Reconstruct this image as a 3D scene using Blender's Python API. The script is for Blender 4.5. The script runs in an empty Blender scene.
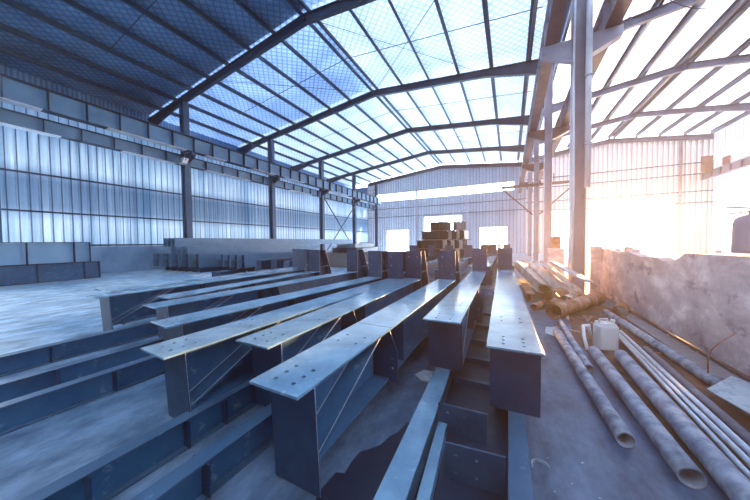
import bpy, bmesh, math, random
from mathutils import Vector, Matrix
from mathutils.geometry import delaunay_2d_cdt
random.seed(7)
S = bpy.context.scene
COL = S.collection
PI = math.pi

# ------------------------------------------------------------------ materials
def nodes(name):
    m = bpy.data.materials.new(name); m.use_nodes = True
    nt = m.node_tree; nt.nodes.clear()
    return m, nt, nt.nodes.new('ShaderNodeOutputMaterial')
def N(nt, t, **kw):
    n = nt.nodes.new(t)
    for k, v in kw.items():
        if k in n.inputs: n.inputs[k].default_value = v
        else: setattr(n, k, v)
    return n
def ramp(nt, fac, stops):
    r = nt.nodes.new('ShaderNodeValToRGB'); nt.links.new(fac, r.inputs[0])
    e = r.color_ramp.elements
    while len(e) < len(stops): e.new(0.5)
    for i, (p, c) in enumerate(stops):
        e[i].position = p; e[i].color = (*c, 1) if len(c) == 3 else c
    return r
def coord(nt, scale=(1, 1, 1), kind='Object'):
    tc = nt.nodes.new('ShaderNodeTexCoord'); mp = nt.nodes.new('ShaderNodeMapping')
    mp.inputs['Scale'].default_value = scale
    nt.links.new(tc.outputs[kind], mp.inputs[0]); return mp.outputs[0]
def mat(name, c1, c2=None, scale=4.0, rough=0.5, metal=0.0, bump=0.0, stretch=(1, 1, 1), transl=0.0, spots=None, spec=0.5, contrast=(0.35, 0.65)):
    m, nt, out = nodes(name); L = nt.links.new
    c2 = c2 or tuple(x * 0.8 for x in c1)
    v = coord(nt, stretch)
    n = N(nt, 'ShaderNodeTexNoise', Scale=scale, Detail=8.0, Roughness=0.6); L(v, n.inputs['Vector'])
    r = ramp(nt, n.outputs['Fac'], [(contrast[0], c2), (contrast[1], c1)])
    col = r.outputs[0]
    if spots:
        n2 = N(nt, 'ShaderNodeTexNoise', Scale=spots[1], Detail=6.0, Roughness=0.65); L(v, n2.inputs['Vector'])
        r2 = ramp(nt, n2.outputs['Fac'], [(spots[2], (0, 0, 0)), (min(spots[2] + spots[3], 1), (1, 1, 1))])
        mx = nt.nodes.new('ShaderNodeMixRGB'); L(r2.outputs[0], mx.inputs[0]); L(col, mx.inputs[1]); mx.inputs[2].default_value = (*spots[0], 1)
        col = mx.outputs[0]
    b = nt.nodes.new('ShaderNodeBsdfPrincipled'); L(col, b.inputs['Base Color'])
    b.inputs['Roughness'].default_value = rough; b.inputs['Metallic'].default_value = metal
    b.inputs['Specular IOR Level'].default_value = spec
    if rough > 0.15:
        rr = nt.nodes.new('ShaderNodeMapRange'); L(n.outputs['Fac'], rr.inputs[0])
        rr.inputs['To Min'].default_value = min(1, rough + .12); rr.inputs['To Max'].default_value = max(.05, rough - .12)
        L(rr.outputs[0], b.inputs['Roughness'])
    if bump:
        bp = N(nt, 'ShaderNodeBump', Strength=bump, Distance=0.02); L(n.outputs['Fac'], bp.inputs['Height']); L(bp.outputs[0], b.inputs['Normal'])
    if transl:
        t = nt.nodes.new('ShaderNodeBsdfTranslucent'); L(col, t.inputs[0])
        mx = nt.nodes.new('ShaderNodeMixShader'); mx.inputs[0].default_value = transl
        L(b.outputs[0], mx.inputs[1]); L(t.outputs[0], mx.inputs[2]); L(mx.outputs[0], out.inputs[0])
    else: L(b.outputs[0], out.inputs[0])
    return m

STEEL = mat('blue_grey_primer', (.013, .05, .12), (.009, .036, .085), 5, rough=.42, bump=.05, spots=((.05, .1, .2), 9, .68, .1))  # darker primer: shade of the end faces put into the colour
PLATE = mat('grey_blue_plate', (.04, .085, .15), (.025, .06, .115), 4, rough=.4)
STEEL_TOP = mat('lit_top_primer', (.2, .38, .52), (.13, .26, .38), 3.5, rough=.17, bump=.05, spots=((.32, .45, .58), 17, .6, .14))  # paler primer: daylight grazing the flange tops put into the colour
STEEL_LOW = mat('dark_primer', (.016, .06, .135), (.011, .043, .1), 4, rough=.45, spots=((.1, .18, .3), 11, .72, .08))
STEEL_PALE = mat('pale_primer', (.13, .25, .37), (.1, .2, .31), 2, rough=.5)
FRAME = mat('frame_steel', (.018, .042, .09), (.012, .03, .065), 2, rough=.5)
FRAME_MID = mat('column_grey_paint', (.44, .42, .5), (.34, .32, .4), 1.2, rough=.55, spots=((.34, .2, .14), 3, .62, .12))
RAFT_R = mat('rafter_grey_paint', (.12, .14, .21), (.08, .1, .16), 1.5, rough=.55)
WEB = mat('lit_side_primer', (.05, .155, .29), (.03, .1, .21), 3, rough=.4, spots=((.22, .34, .48), 6, .6, .12))  # lighter primer: light on the right-hand sides put into the colour
FLANGE = mat('flange_primer', (.085, .165, .26), (.05, .115, .2), 3, rough=.35, spots=((.2, .32, .45), 7, .62, .12))  # flange tone, paler than the dark beam primer
GIRDW = mat('pale_girder_paint', (.3, .5, .66), (.22, .4, .56), 1.2, rough=.5)
GIRDB = mat('girder_web_paint', (.15, .28, .42), (.1, .21, .34), 1.2, rough=.5)
MATTE = mat('matte_dark_section', (.05, .065, .1), (.035, .045, .075), 2, rough=.85, spec=.1)
COLM = mat('column_blue_paint', (.06, .11, .19), (.04, .08, .15), 1.5, rough=.5)
CORBEL = mat('rust_primer', (.2, .1, .09), (.13, .07, .08), 2, rough=.6)
PURLIN = mat('galvanised_purlin', (.025, .055, .11), (.018, .04, .08), 3, rough=.5)
HOLE = mat('hole_dark', (.01, .02, .04), rough=.9)
BOLT = mat('bolt_zinc', (.45, .5, .55), rough=.35, metal=.8)
WELD_GLINT = mat('weld_glint_metal', (.5, .6, .7), (.3, .4, .5), 60, rough=.4)
PIPE = mat('dull_pipe_steel', (.42, .47, .56), (.12, .155, .23), 7, rough=.5, bump=.15, spots=((.35, .2, .14), 7, .6, .12))
PIPE_BRIGHT = mat('galvanised_tube', (.62, .66, .72), (.45, .5, .58), 8, rough=.32, metal=.5)
PIPE_DARK = mat('dark_tube', (.14, .15, .2), (.09, .09, .13), 7, rough=.5)
RUST = mat('rusted_steel', (.46, .22, .13), (.26, .1, .055), 5, rough=.7, bump=.3, spots=((.45, .36, .32), 4, .55, .15))
SCRAP = mat('pale_scrap_steel', (.62, .52, .5), (.45, .3, .24), 3, rough=.5, bump=.1, spots=((.5, .24, .12), 3.5, .58, .1))
WHITE_PL = mat('white_plastic', (.95, .95, .95), (.92, .92, .92), 3, rough=.4, transl=.35)
WHITE_PIPE = mat('white_pvc', (.8, .8, .82), (.72, .7, .72), 2, rough=.4)
PAPER = mat('pale_sheet', (.5, .58, .62), (.38, .46, .52), 5, rough=.5, spots=((.25, .33, .4), 9, .55, .1))
WOOD = mat('weathered_timber', (.3, .28, .28), (.2, .18, .2), 4, rough=.8, stretch=(1, 8, 8))
RED_GREY = mat('extinguisher_paint', (.36, .3, .36), (.3, .24, .3), 2, rough=.45)
RED_BOX = mat('dull_red_box', (.3, .08, .07), rough=.6)

# concrete floor
m, nt, out = nodes('concrete_floor'); L = nt.links.new
v = coord(nt)
n1 = N(nt, 'ShaderNodeTexNoise', Scale=.35, Detail=9.0, Roughness=.62); L(v, n1.inputs['Vector'])
n2 = N(nt, 'ShaderNodeTexNoise', Scale=3.2, Detail=8.0, Roughness=.7); L(coord(nt, (1, .5, 1)), n2.inputs['Vector'])
r1 = ramp(nt, n1.outputs['Fac'], [(.32, (.3, .53, .7)), (.62, (.76, .85, .9))])
r2 = ramp(nt, n2.outputs['Fac'], [(.34, (.32, .36, .42)), (.5, (.72, .76, .79)), (.66, (1.2, 1.2, 1.2))])
mx = nt.nodes.new('ShaderNodeMixRGB'); mx.blend_type = 'MULTIPLY'; mx.inputs[0].default_value = 1; L(r1.outputs[0], mx.inputs[1]); L(r2.outputs[0], mx.inputs[2])
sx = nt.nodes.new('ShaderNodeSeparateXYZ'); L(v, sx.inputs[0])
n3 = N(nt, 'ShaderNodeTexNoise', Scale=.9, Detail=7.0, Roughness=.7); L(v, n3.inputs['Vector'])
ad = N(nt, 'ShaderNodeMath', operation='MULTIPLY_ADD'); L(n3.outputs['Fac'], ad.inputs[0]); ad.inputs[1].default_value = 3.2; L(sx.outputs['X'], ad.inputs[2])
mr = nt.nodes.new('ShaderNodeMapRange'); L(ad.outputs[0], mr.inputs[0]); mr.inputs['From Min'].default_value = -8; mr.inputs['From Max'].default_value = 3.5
r3 = ramp(nt, mr.outputs[0], [(.05, (1, 1, 1)), (.45, (.5, .6, .68)), (.76, (.22, .27, .36)), (.95, (.14, .165, .24))])  # rightward darkening puts the hall's light falloff into the floor colour
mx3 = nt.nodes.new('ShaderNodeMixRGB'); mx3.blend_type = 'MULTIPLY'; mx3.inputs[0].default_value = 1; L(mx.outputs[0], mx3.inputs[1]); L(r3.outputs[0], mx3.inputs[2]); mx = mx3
b = nt.nodes.new('ShaderNodeBsdfPrincipled'); L(mx.outputs[0], b.inputs['Base Color']); b.inputs['Roughness'].default_value = .55
bp = N(nt, 'ShaderNodeBump', Strength=.25, Distance=.01); L(n2.outputs['Fac'], bp.inputs['Height']); L(bp.outputs[0], b.inputs['Normal'])
L(b.outputs[0], out.inputs[0]); FLOOR = m
STAIN_GAP = mat('stain_and_gap_floor', (.018, .03, .06), (.01, .018, .04), 3, rough=.5)
DIRT_SHADOW = mat('rusty_dirt_and_shadow', (.2, .09, .05), (.06, .035, .035), 4, rough=.9, bump=.4)  # brown dirt, its tone also darkened for shadow beneath the pipes

def sheet_mat(name, c_hi, c_lo, transl, axis, pitch, light_bands=None, seam=(.1, .18, .3), seamw=.045):
    """ribbed wall sheet: a seam line every `pitch` metres plus dirt"""
    m, nt, out = nodes(name); L = nt.links.new
    tc = nt.nodes.new('ShaderNodeTexCoord'); sp = nt.nodes.new('ShaderNodeSeparateXYZ'); L(tc.outputs['Object'], sp.inputs[0])
    mo = N(nt, 'ShaderNodeMath', operation='PINGPONG'); L(sp.outputs[axis], mo.inputs[0]); mo.inputs[1].default_value = pitch / 2
    st = ramp(nt, mo.outputs[0], [(0, seam), (seamw * pitch, seam), (seamw * pitch + .015, (1, 1, 1))])
    sc = (1, 4.2, .14) if axis == 'Y' else (2.2, 1, .12)
    n = N(nt, 'ShaderNodeTexNoise', Scale=1.0, Detail=7.0, Roughness=.65); L(coord(nt, sc), n.inputs['Vector'])
    r = ramp(nt, n.outputs['Fac'], [(.3, c_lo), (.62, c_hi)])
    mx = nt.nodes.new('ShaderNodeMixRGB'); mx.blend_type = 'MULTIPLY'; mx.inputs[0].default_value = .85
    L(r.outputs[0], mx.inputs[1]); L(st.outputs[0], mx.inputs[2]); col = mx.outputs[0]
    if light_bands:
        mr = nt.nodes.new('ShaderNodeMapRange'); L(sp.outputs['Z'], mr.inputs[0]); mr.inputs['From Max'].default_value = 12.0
        rb = ramp(nt, mr.outputs[0], light_bands)
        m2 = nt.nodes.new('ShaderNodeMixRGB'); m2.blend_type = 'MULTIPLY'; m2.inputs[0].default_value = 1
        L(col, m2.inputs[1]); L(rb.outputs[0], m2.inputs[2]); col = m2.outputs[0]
    b = nt.nodes.new('ShaderNodeBsdfPrincipled'); L(col, b.inputs['Base Color']); b.inputs['Roughness'].default_value = .5
    t = nt.nodes.new('ShaderNodeBsdfTranslucent'); L(col, t.inputs[0])
    ms = nt.nodes.new('ShaderNodeMixShader'); ms.inputs[0].default_value = transl
    L(b.outputs[0], ms.inputs[1]); L(t.outputs[0], ms.inputs[2]); L(ms.outputs[0], out.inputs[0])
    return m
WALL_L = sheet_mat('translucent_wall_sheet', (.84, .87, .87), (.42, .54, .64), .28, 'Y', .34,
                   light_bands=[(0, (.8, .85, .9)), (.235, (1, 1, 1)), (.3, (.45, .56, .66)), (.4, (.34, .46, .58)), (.428, (.6, .68, .76)), (.47, (1, 1, 1)), (.6, (.8, .86, .92))])  # height bands: uneven daylight behind the wall put into the colour
WALL_R = sheet_mat('white_wall_sheet', (.62, .62, .66), (.54, .54, .58), .12, 'Y', .3, seam=(.6, .58, .66), seamw=.06)
WALL_E = sheet_mat('grey_end_wall_sheet', (.42, .46, .53), (.3, .34, .43), .13, 'X', .4, seam=(.45, .5, .6), seamw=.08)
WALL_E2 = sheet_mat('pale_end_wall_sheet', (.74, .67, .64), (.6, .54, .52), .1, 'X', .4, seam=(.6, .5, .5), seamw=.08)
WALL_D = mat('dark_sheet', (.1, .14, .2), rough=.7)

def foil(name, c1, c2, transl, mesh_dark):
    m, nt, out = nodes(name); L = nt.links.new
    tc = nt.nodes.new('ShaderNodeTexCoord')
    n = N(nt, 'ShaderNodeTexNoise', Scale=.45, Detail=7.0, Roughness=.65, Distortion=.6); L(tc.outputs['Object'], n.inputs['Vector'])
    r = ramp(nt, n.outputs['Fac'], [(.3, c2), (.66, c1)])
    # diamond wire netting under the foil
    mp = nt.nodes.new('ShaderNodeMapping'); mp.inputs['Rotation'].default_value = (0, 0, PI / 4); L(tc.outputs['Object'], mp.inputs[0])
    sp = nt.nodes.new('ShaderNodeSeparateXYZ'); L(mp.outputs[0], sp.inputs[0])
    fs = []
    for ax in 'XY':
        p = N(nt, 'ShaderNodeMath', operation='PINGPONG'); L(sp.outputs[ax], p.inputs[0]); p.inputs[1].default_value = .14
        fs.append(p.outputs[0])
    mn = N(nt, 'ShaderNodeMath', operation='MINIMUM'); L(fs[0], mn.inputs[0]); L(fs[1], mn.inputs[1])
    rm = ramp(nt, mn.outputs[0], [(0, mesh_dark), (.02, mesh_dark), (.05, (1, 1, 1))])
    mx = nt.nodes.new('ShaderNodeMixRGB'); mx.blend_type = 'MULTIPLY'; mx.inputs[0].default_value = 1
    L(r.outputs[0], mx.inputs[1]); L(rm.outputs[0], mx.inputs[2])
    b = nt.nodes.new('ShaderNodeBsdfPrincipled'); L(mx.outputs[0], b.inputs['Base Color']); b.inputs['Roughness'].default_value = .42; b.inputs['Metallic'].default_value = .35
    bp = N(nt, 'ShaderNodeBump', Strength=.6, Distance=.05); L(mn.outputs[0], bp.inputs['Height']); 
    bp2 = N(nt, 'ShaderNodeBump', Strength=.5, Distance=.25); L(n.outputs['Fac'], bp2.inputs['Height']); L(bp.outputs[0], bp2.inputs['Normal']); L(bp2.outputs[0], b.inputs['Normal'])
    t = nt.nodes.new('ShaderNodeBsdfTranslucent'); L(mx.outputs[0], t.inputs[0])
    ms = nt.nodes.new('ShaderNodeMixShader'); ms.inputs[0].default_value = transl
    L(b.outputs[0], ms.inputs[1]); L(t.outputs[0], ms.inputs[2]); L(ms.outputs[0], out.inputs[0])
    return m
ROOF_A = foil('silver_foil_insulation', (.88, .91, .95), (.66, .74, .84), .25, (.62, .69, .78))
ROOF_MID = foil('half_shade_foil', (.6, .7, .82), (.36, .47, .62), .3, (.5, .58, .7))  # foil toned down a step: roof shade put into the colour
ROOF_DARK = foil('dark_shade_foil', (.2, .36, .56), (.09, .19, .34), .06, (.45, .55, .68))  # darkest foil tone: near-left roof shade put into the colour
ROOF_B = foil('white_roof_lining', (.95, .95, .97), (.82, .84, .9), .33, (.88, .88, .92))

# block wall, plastered and stained
m, nt, out = nodes('stained_block_plaster'); L = nt.links.new
v = coord(nt, (1, 1, 1.6))
n1 = N(nt, 'ShaderNodeTexNoise', Scale=1.6, Detail=10.0, Roughness=.68, Distortion=.3); L(v, n1.inputs['Vector'])
n2 = N(nt, 'ShaderNodeTexNoise', Scale=2.2, Detail=9.0, Roughness=.7); L(v, n2.inputs['Vector'])
r1 = ramp(nt, n1.outputs['Fac'], [(.3, (.32, .25, .28)), (.5, (.56, .45, .46)), (.66, (.85, .76, .75))])
r2 = ramp(nt, n2.outputs['Fac'], [(.36, (.3, .27, .32)), (.44, (1, 1, 1))])
mx = nt.nodes.new('ShaderNodeMixRGB'); mx.blend_type = 'MULTIPLY'; mx.inputs[0].default_value = .7; L(r1.outputs[0], mx.inputs[1]); L(r2.outputs[0], mx.inputs[2])
b = nt.nodes.new('ShaderNodeBsdfPrincipled'); L(mx.outputs[0], b.inputs['Base Color']); b.inputs['Roughness'].default_value = .85
bp = N(nt, 'ShaderNodeBump', Strength=.5, Distance=.03); L(n1.outputs['Fac'], bp.inputs['Height']); L(bp.outputs[0], b.inputs['Normal'])
L(b.outputs[0], out.inputs[0]); BLOCK = m
BLOCK_L = mat('grey_block_base', (.36, .48, .6), (.22, .33, .46), 1.2, rough=.8, bump=.3)

# ------------------------------------------------------------------ mesh helpers
class MB:
    def __init__(s): s.bm = bmesh.new()
    def box(s, x0, x1, y0, y1, z0, z1):
        vs = [s.bm.verts.new((x, y, z)) for z in (z0, z1) for (x, y) in ((x0, y0), (x1, y0), (x1, y1), (x0, y1))]
        for f in ((3, 2, 1, 0), (4, 5, 6, 7), (0, 1, 5, 4), (1, 2, 6, 5), (2, 3, 7, 6), (3, 0, 4, 7)): s.bm.faces.new([vs[i] for i in f])
        return s
    def prism(s, pts, d):
        """pts: 3-D polygon, d: extrusion vector"""
        d = Vector(d); n = len(pts)
        a = [s.bm.verts.new(p) for p in pts]; b = [s.bm.verts.new(Vector(p) + d) for p in pts]
        s.bm.faces.new(a[::-1]); s.bm.faces.new(b)
        for i in range(n): s.bm.faces.new([a[i], a[(i + 1) % n], b[(i + 1) % n], b[i]])
        return s
    def bar(s, p, q, w, h=None, up=(0, 0, 1)):
        h = h or w; p = Vector(p); q = Vector(q); d = (q - p); L = d.length; d.normalize()
        u = Vector(up)
        if abs(d.dot(u)) > .99: u = Vector((0, 1, 0))
        a = d.cross(u).normalized() * w / 2; c = a.cross(d).normalized() * h / 2
        return s.prism([p - a - c, p + a - c, p + a + c, p - a + c], q - p)
    def tube(s, pts, r, seg=12, caps=True, closed=False):
        pts = [Vector(p) for p in pts]; rings = []; n = len(pts)
        rr = r if isinstance(r, (list, tuple)) else [r] * n
        prev = None
        for i, p in enumerate(pts):
            if closed: d = pts[(i + 1) % n] - pts[i - 1]
            else: d = (pts[min(i + 1, n - 1)] - pts[max(i - 1, 0)])
            d.normalize()
            if prev is None:
                a = d.orthogonal().normalized()
            else: a = (prev - d * prev.dot(d)).normalized()
            prev = a; c = d.cross(a)
            rings.append([s.bm.verts.new(p + (a * math.cos(t) + c * math.sin(t)) * rr[i]) for t in [2 * PI * k / seg for k in range(seg)]])
        m = n if closed else n - 1
        for i in range(m):
            A, B = rings[i], rings[(i + 1) % n]
            for k in range(seg):
                f = s.bm.faces.new([A[k], A[(k + 1) % seg], B[(k + 1) % seg], B[k]]); f.smooth = True
        if caps and not closed:
            s.bm.faces.new(rings[0][::-1]); s.bm.faces.new(rings[-1])
        return s
    def pipe(s, p, q, r, t=.008, seg=28):
        """open hollow pipe"""
        p = Vector(p); q = Vector(q); d = (q - p).normalized(); a = d.orthogonal().normalized(); c = d.cross(a)
        R = []
        for (o, rr) in ((p, r), (q, r), (q, r - t), (p, r - t)):
            R.append([s.bm.verts.new(o + (a * math.cos(w) + c * math.sin(w)) * rr) for w in [2 * PI * k / seg for k in range(seg)]])
        for i in range(4):
            A, B = R[i], R[(i + 1) % 4]
            for k in range(seg):
                f = s.bm.faces.new([A[k], A[(k + 1) % seg], B[(k + 1) % seg], B[k]]); f.smooth = i in (0, 2)
        return s
    def lathe(s, prof, seg=28, loc=(0, 0, 0)):
        R = [[s.bm.verts.new((loc[0] + r * math.cos(2 * PI * k / seg), loc[1] + r * math.sin(2 * PI * k / seg), loc[2] + z)) for k in range(seg)] for r, z in prof]
        for A, B in zip(R, R[1:]):
            for k in range(seg):
                f = s.bm.faces.new([A[k], A[(k + 1) % seg], B[(k + 1) % seg], B[k]]); f.smooth = True
        s.bm.faces.new(R[0][::-1]); s.bm.faces.new(R[-1]); return s
    def holed(s, outline, holes, frame, t, r=.012):
        """plate with round bolt holes; outline & holes in plate u,v; frame(u, v, w) -> 3-D"""
        vs = [Vector(p) for p in outline]; n = len(vs)
        ed = [(i, (i + 1) % n) for i in range(n)]; loops = [list(range(n))]
        for (hx, hy) in holes:
            k0 = len(vs)
            for k in range(10): vs.append(Vector((hx + r * math.cos(2 * PI * k / 10), hy + r * math.sin(2 * PI * k / 10))))
            ed += [(k0 + k, k0 + (k + 1) % 10) for k in range(10)]; loops.append(list(range(k0, k0 + 10)))
        ov, oe, of, om, *_ = delaunay_2d_cdt(vs, ed, [], 1, 1e-6)
        hid = [((om[i][0] - n) // 10 if om[i] and om[i][0] >= n else -1) for i in range(len(ov))]
        of = [f for f in of if not (hid[f[0]] >= 0 and all(hid[i] == hid[f[0]] for i in f))]
        A = [s.bm.verts.new(frame(p.x, p.y, 0)) for p in ov]; B = [s.bm.verts.new(frame(p.x, p.y, t)) for p in ov]
        cnt = {}
        for f in of:
            s.bm.faces.new([A[i] for i in f]); s.bm.faces.new([B[i] for i in reversed(f)])
            for i in range(len(f)):
                e = (f[i], f[(i + 1) % len(f)]); cnt[e] = 1
        for (i, j) in cnt:
            if (j, i) not in cnt: s.bm.faces.new([A[j], A[i], B[i], B[j]])
        return s
    def ibeam(s, L, w, h, tf=.014, tw=.009, x=0, y0=0, z=0):
        s.box(x - w / 2, x + w / 2, y0, y0 + L, z, z + tf); s.box(x - w / 2, x + w / 2, y0, y0 + L, z + h - tf, z + h)
        s.box(x - tw / 2, x + tw / 2, y0, y0 + L, z + tf, z + h - tf); return s
    def xf(s, M): bmesh.ops.transform(s.bm, matrix=M, verts=s.bm.verts); return s
    def build(s, name, material, parent=None, loc=None, rot=None, bevel=0):
        bmesh.ops.recalc_face_normals(s.bm, faces=s.bm.faces)
        me = bpy.data.meshes.new(name); s.bm.to_mesh(me); s.bm.free(); me.materials.append(material)
        o = bpy.data.objects.new(name, me); COL.objects.link(o)
        if parent: o.parent = parent
        if loc: o.location = loc
        if rot: o.rotation_euler = rot
        if bevel:
            b = o.modifiers.new('bevel', 'BEVEL'); b.width = bevel; b.segments = 2; b.limit_method = 'ANGLE'
        return o
def tag(o, label=None, cat=None, group=None, kind=None):
    if label: o['label'] = label
    if cat: o['category'] = cat
    if group: o['group'] = group
    if kind: o['kind'] = kind
    return o
def thing(name, label, cat, loc=(0, 0, 0), rz=0, group=None):
    o = bpy.data.objects.new(name, None); COL.objects.link(o); o.location = loc; o.rotation_euler = (0, 0, rz)
    return tag(o, label, cat, group)
def struct(o, label=None): return tag(o, label, None, None, 'structure')
ORD = ['first', 'second', 'third', 'fourth', 'fifth', 'sixth', 'seventh', 'eighth', 'ninth', 'tenth', 'eleventh', 'twelfth']

# ------------------------------------------------------------------ the hall
XL, XM, XR = -20.7, 1.8, 17.5
Y0, YE = -5.0, 37.8
FY = [-4.2 + 7 * k for k in range(6)]        # portal frames (last stands just inside the end wall)
RIDGE1, RIDGE2 = -8.6, 9.75
def under(x):                                 # underside of the rafters
    return 11.9 - .105 * abs(x - RIDGE1) if x <= XM else 12.15 - .12 * abs(x - RIDGE2)
RD = .42                                      # rafter depth
PD = .28                                       # purlin depth

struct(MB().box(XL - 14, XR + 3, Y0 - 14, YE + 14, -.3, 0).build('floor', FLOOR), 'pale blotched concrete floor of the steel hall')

# left wall: block base and ribbed translucent sheets (ribs are real)
def ribbed(axis, a0, a1, pos, z0, z1f, pitch, depth, mt, name, holes=(), t=.02, ztop=None, par=None):
    mb = MB(); k = 0; a = a0
    def seg(a, b, off, zb, zt0, zt1):
        if axis == 'Y': mb.prism([(pos + off, a, zb), (pos + off, b, zb), (pos + off, b, zt1), (pos + off, a, zt0)], (t, 0, 0))
        else: mb.prism([(a, pos + off, zb), (b, pos + off, zb), (b, pos + off, zt1), (a, pos + off, zt0)], (0, t, 0))
    while a < a1 - 1e-6:
        b = min(a + pitch, a1)
        for (p, q, off) in ((a, a + (b - a) * .86, 0), (a + (b - a) * .86, b, depth)):
            spans = [(z0, None)]
            for (h0, h1, hz0, hz1) in holes:
                if h0 < (p + q) / 2 < h1:
                    ns = []
                    for (s0, s1) in spans:
                        top = z1f((p + q) / 2) if s1 is None else s1
                        if hz0 > s0: ns.append((s0, min(hz0, top)))
                        if hz1 < top: ns.append((max(hz1, s0), s1))
                    spans = ns
            for (s0, s1) in spans:
                seg(p, q, off, s0, s1 if s1 is not None else z1f(p), s1 if s1 is not None else z1f(q))
        a = b
    return mb.build(name, mt, par)
wl = ribbed('Y', Y0, YE, XL, 1.5, lambda y: 8.75, .335, .02, WALL_L, 'wall_left', [(-4.9, 1.9, 0, 6.6)])  # opening out of view, added to let sky light onto the left floor
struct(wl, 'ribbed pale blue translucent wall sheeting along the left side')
struct(MB().box(XL - 3, XL - 2.95, Y0, YE, 8.75, under(XL - 3) + .8).box(XL - 3, XL + .02, Y0, YE, 8.75, 8.79).box(XL - 3, XL, YE - .05, YE, 8.79, under(XL)).box(XL - 3, XL, Y0, Y0 + .05, 8.79, under(XL)).build('wall_left_upper', ROOF_DARK), 'eave box lined in foil painted dark for shade, behind the crane girder along the left wall')
struct(MB().box(XL - .05, XL + .12, 1.9, YE, 0, 1.5).build('wall_left_base', BLOCK_L), 'low rendered block base below the left wall sheeting')
for i, z in enumerate((1.6, 3.28, 5.12, 7.3)):
    struct(MB().box(XL + .05, XL + .13, 1.9 if z < 6 else Y0, YE, z - .04, z + .04).build('trim_%d' % (i + 1), FRAME))
# right wall
struct(ribbed('Y', Y0, YE, XR, 0, lambda y: under(XR) + .7, .3, -.03, WALL_R, 'wall_right'), 'bright white ribbed sheeting of the right side wall')
for i, z in enumerate((3.0, 5.6)):
    struct(MB().box(XR - .12, XR - .04, Y0, YE, z - .04, z + .04).build('trim_%d' % (i + 5), FRAME_MID))
# wall behind the camera
struct(MB().box(XL, XR, Y0 - .1, Y0, 0, 11.2).build('wall_front', WALL_D), 'dark closed wall behind the viewer')
# end wall
H1 = [(-17.3, -13.6, 0, 3.4), (-11.25, -5.9, 0, 5.2), (-3.55, -.2, 0, 3.4), (-19.2, .3, 8.05, 9.1)]
H2 = [(4.2, 6.5, 0, 5.1), (8.2, 14.75, 0, 5.15)]
struct(ribbed('X', XL, XM, YE, 0, lambda x: under(x) + .6, .4, -.03, WALL_E, 'wall_end_main', H1), 'grey blue ribbed end wall of the main bay with doorways and a light band')
struct(ribbed('X', XM, XR, YE, 0, lambda x: under(x) + .6, .4, -.03, WALL_E2, 'wall_end_side', H2), 'pale ribbed end wall of the right bay with one wide doorway')
k = 7
for (x0, x1, zs) in ((XL, XM, (6.8, 5.5)), (XM, XR, (9.1, 8.0, 6.3, 5.2))):
    for z in zs:
        struct(MB().box(x0, x1, YE - .14, YE - .05, z - .05, z + .05).build('trim_%d' % k, RAFT_R)); k += 1
for n, (x0, x1, z0, z1) in enumerate([h for h in H1[:3]] + H2):
    f = MB(); f.box(x0 - .1, x0, YE - .16, YE + .05, z0, z1 + .1).box(x1, x1 + .1, YE - .16, YE + .05, z0, z1 + .1).box(x0, x1, YE - .16, YE + .05, z1, z1 + .1)
    struct(f.build('door_%d' % (n + 1), FRAME_MID), ['small bright doorway nearest the left wall', 'tall bright doorway behind the stacked sections', 'bright doorway right of the stacked sections',
        'narrow bright doorway seen between the middle columns', 'wide glaring doorway in the right bay'][n])
for n, x in enumerate((-12.3, -5.2, 4.0 + 3.6, 12.3 + 2.9)):
    c = MB().ibeam(1, .2, .2).build
    mb = MB(); mb.box(x - .1, x + .1, YE - .3, YE - .28, 0, under(x)).box(x - .1, x + .1, YE - .12, YE - .1, 0, under(x)).box(x - .01, x + .01, YE - .28, YE - .12, 0, under(x))
    o = mb.build('wind_post', FRAME_MID)
    tag(o, 'slim vertical post against the end wall, %s from the left corner' % ORD[n], 'post', 'end wall posts')

# roof linings
def roof_strip(name, xa, xb, ya, yb, mt, label):
    zo = RD + PD + .04; t = .03; e = 1e-4
    return struct(MB().prism([(xa, ya, under(xa + e) + zo), (xb, ya, under(xb) + zo), (xb, ya, under(xb) + zo + t), (xa, ya, under(xa + e) + zo + t)], (0, yb - ya, 0)).build(name, mt), label)
bays = [(Y0, 9.8), (9.8, 16.8), (16.8, YE + .3)]
n = 1
for (xa, xb, mts, sd) in ((XL - 3, RIDGE1, (ROOF_DARK, ROOF_MID, ROOF_A), 'left'), (RIDGE1, XM, (ROOF_MID, ROOF_A, ROOF_A), 'right')):
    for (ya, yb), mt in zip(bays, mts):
        roof_strip('ceiling_%d' % n, xa, xb, ya, yb, mt, 'foil lined roof slope, %s of the main ridge, %s' % (sd, {ROOF_DARK: 'foil painted dark for shade above the viewer', ROOF_MID: 'foil painted half dark for shade in the next bay', ROOF_A: 'bright translucent foil'}[mt])); n += 1
for (xa, xb, sd) in ((XM + .001, RIDGE2, 'left'), (RIDGE2, XR + .1, 'right')):
    roof_strip('ceiling_%d' % n, xa, xb, Y0, YE + .3, ROOF_B, 'bright white lining, %s slope of the right bay roof' % sd); n += 1

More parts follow.
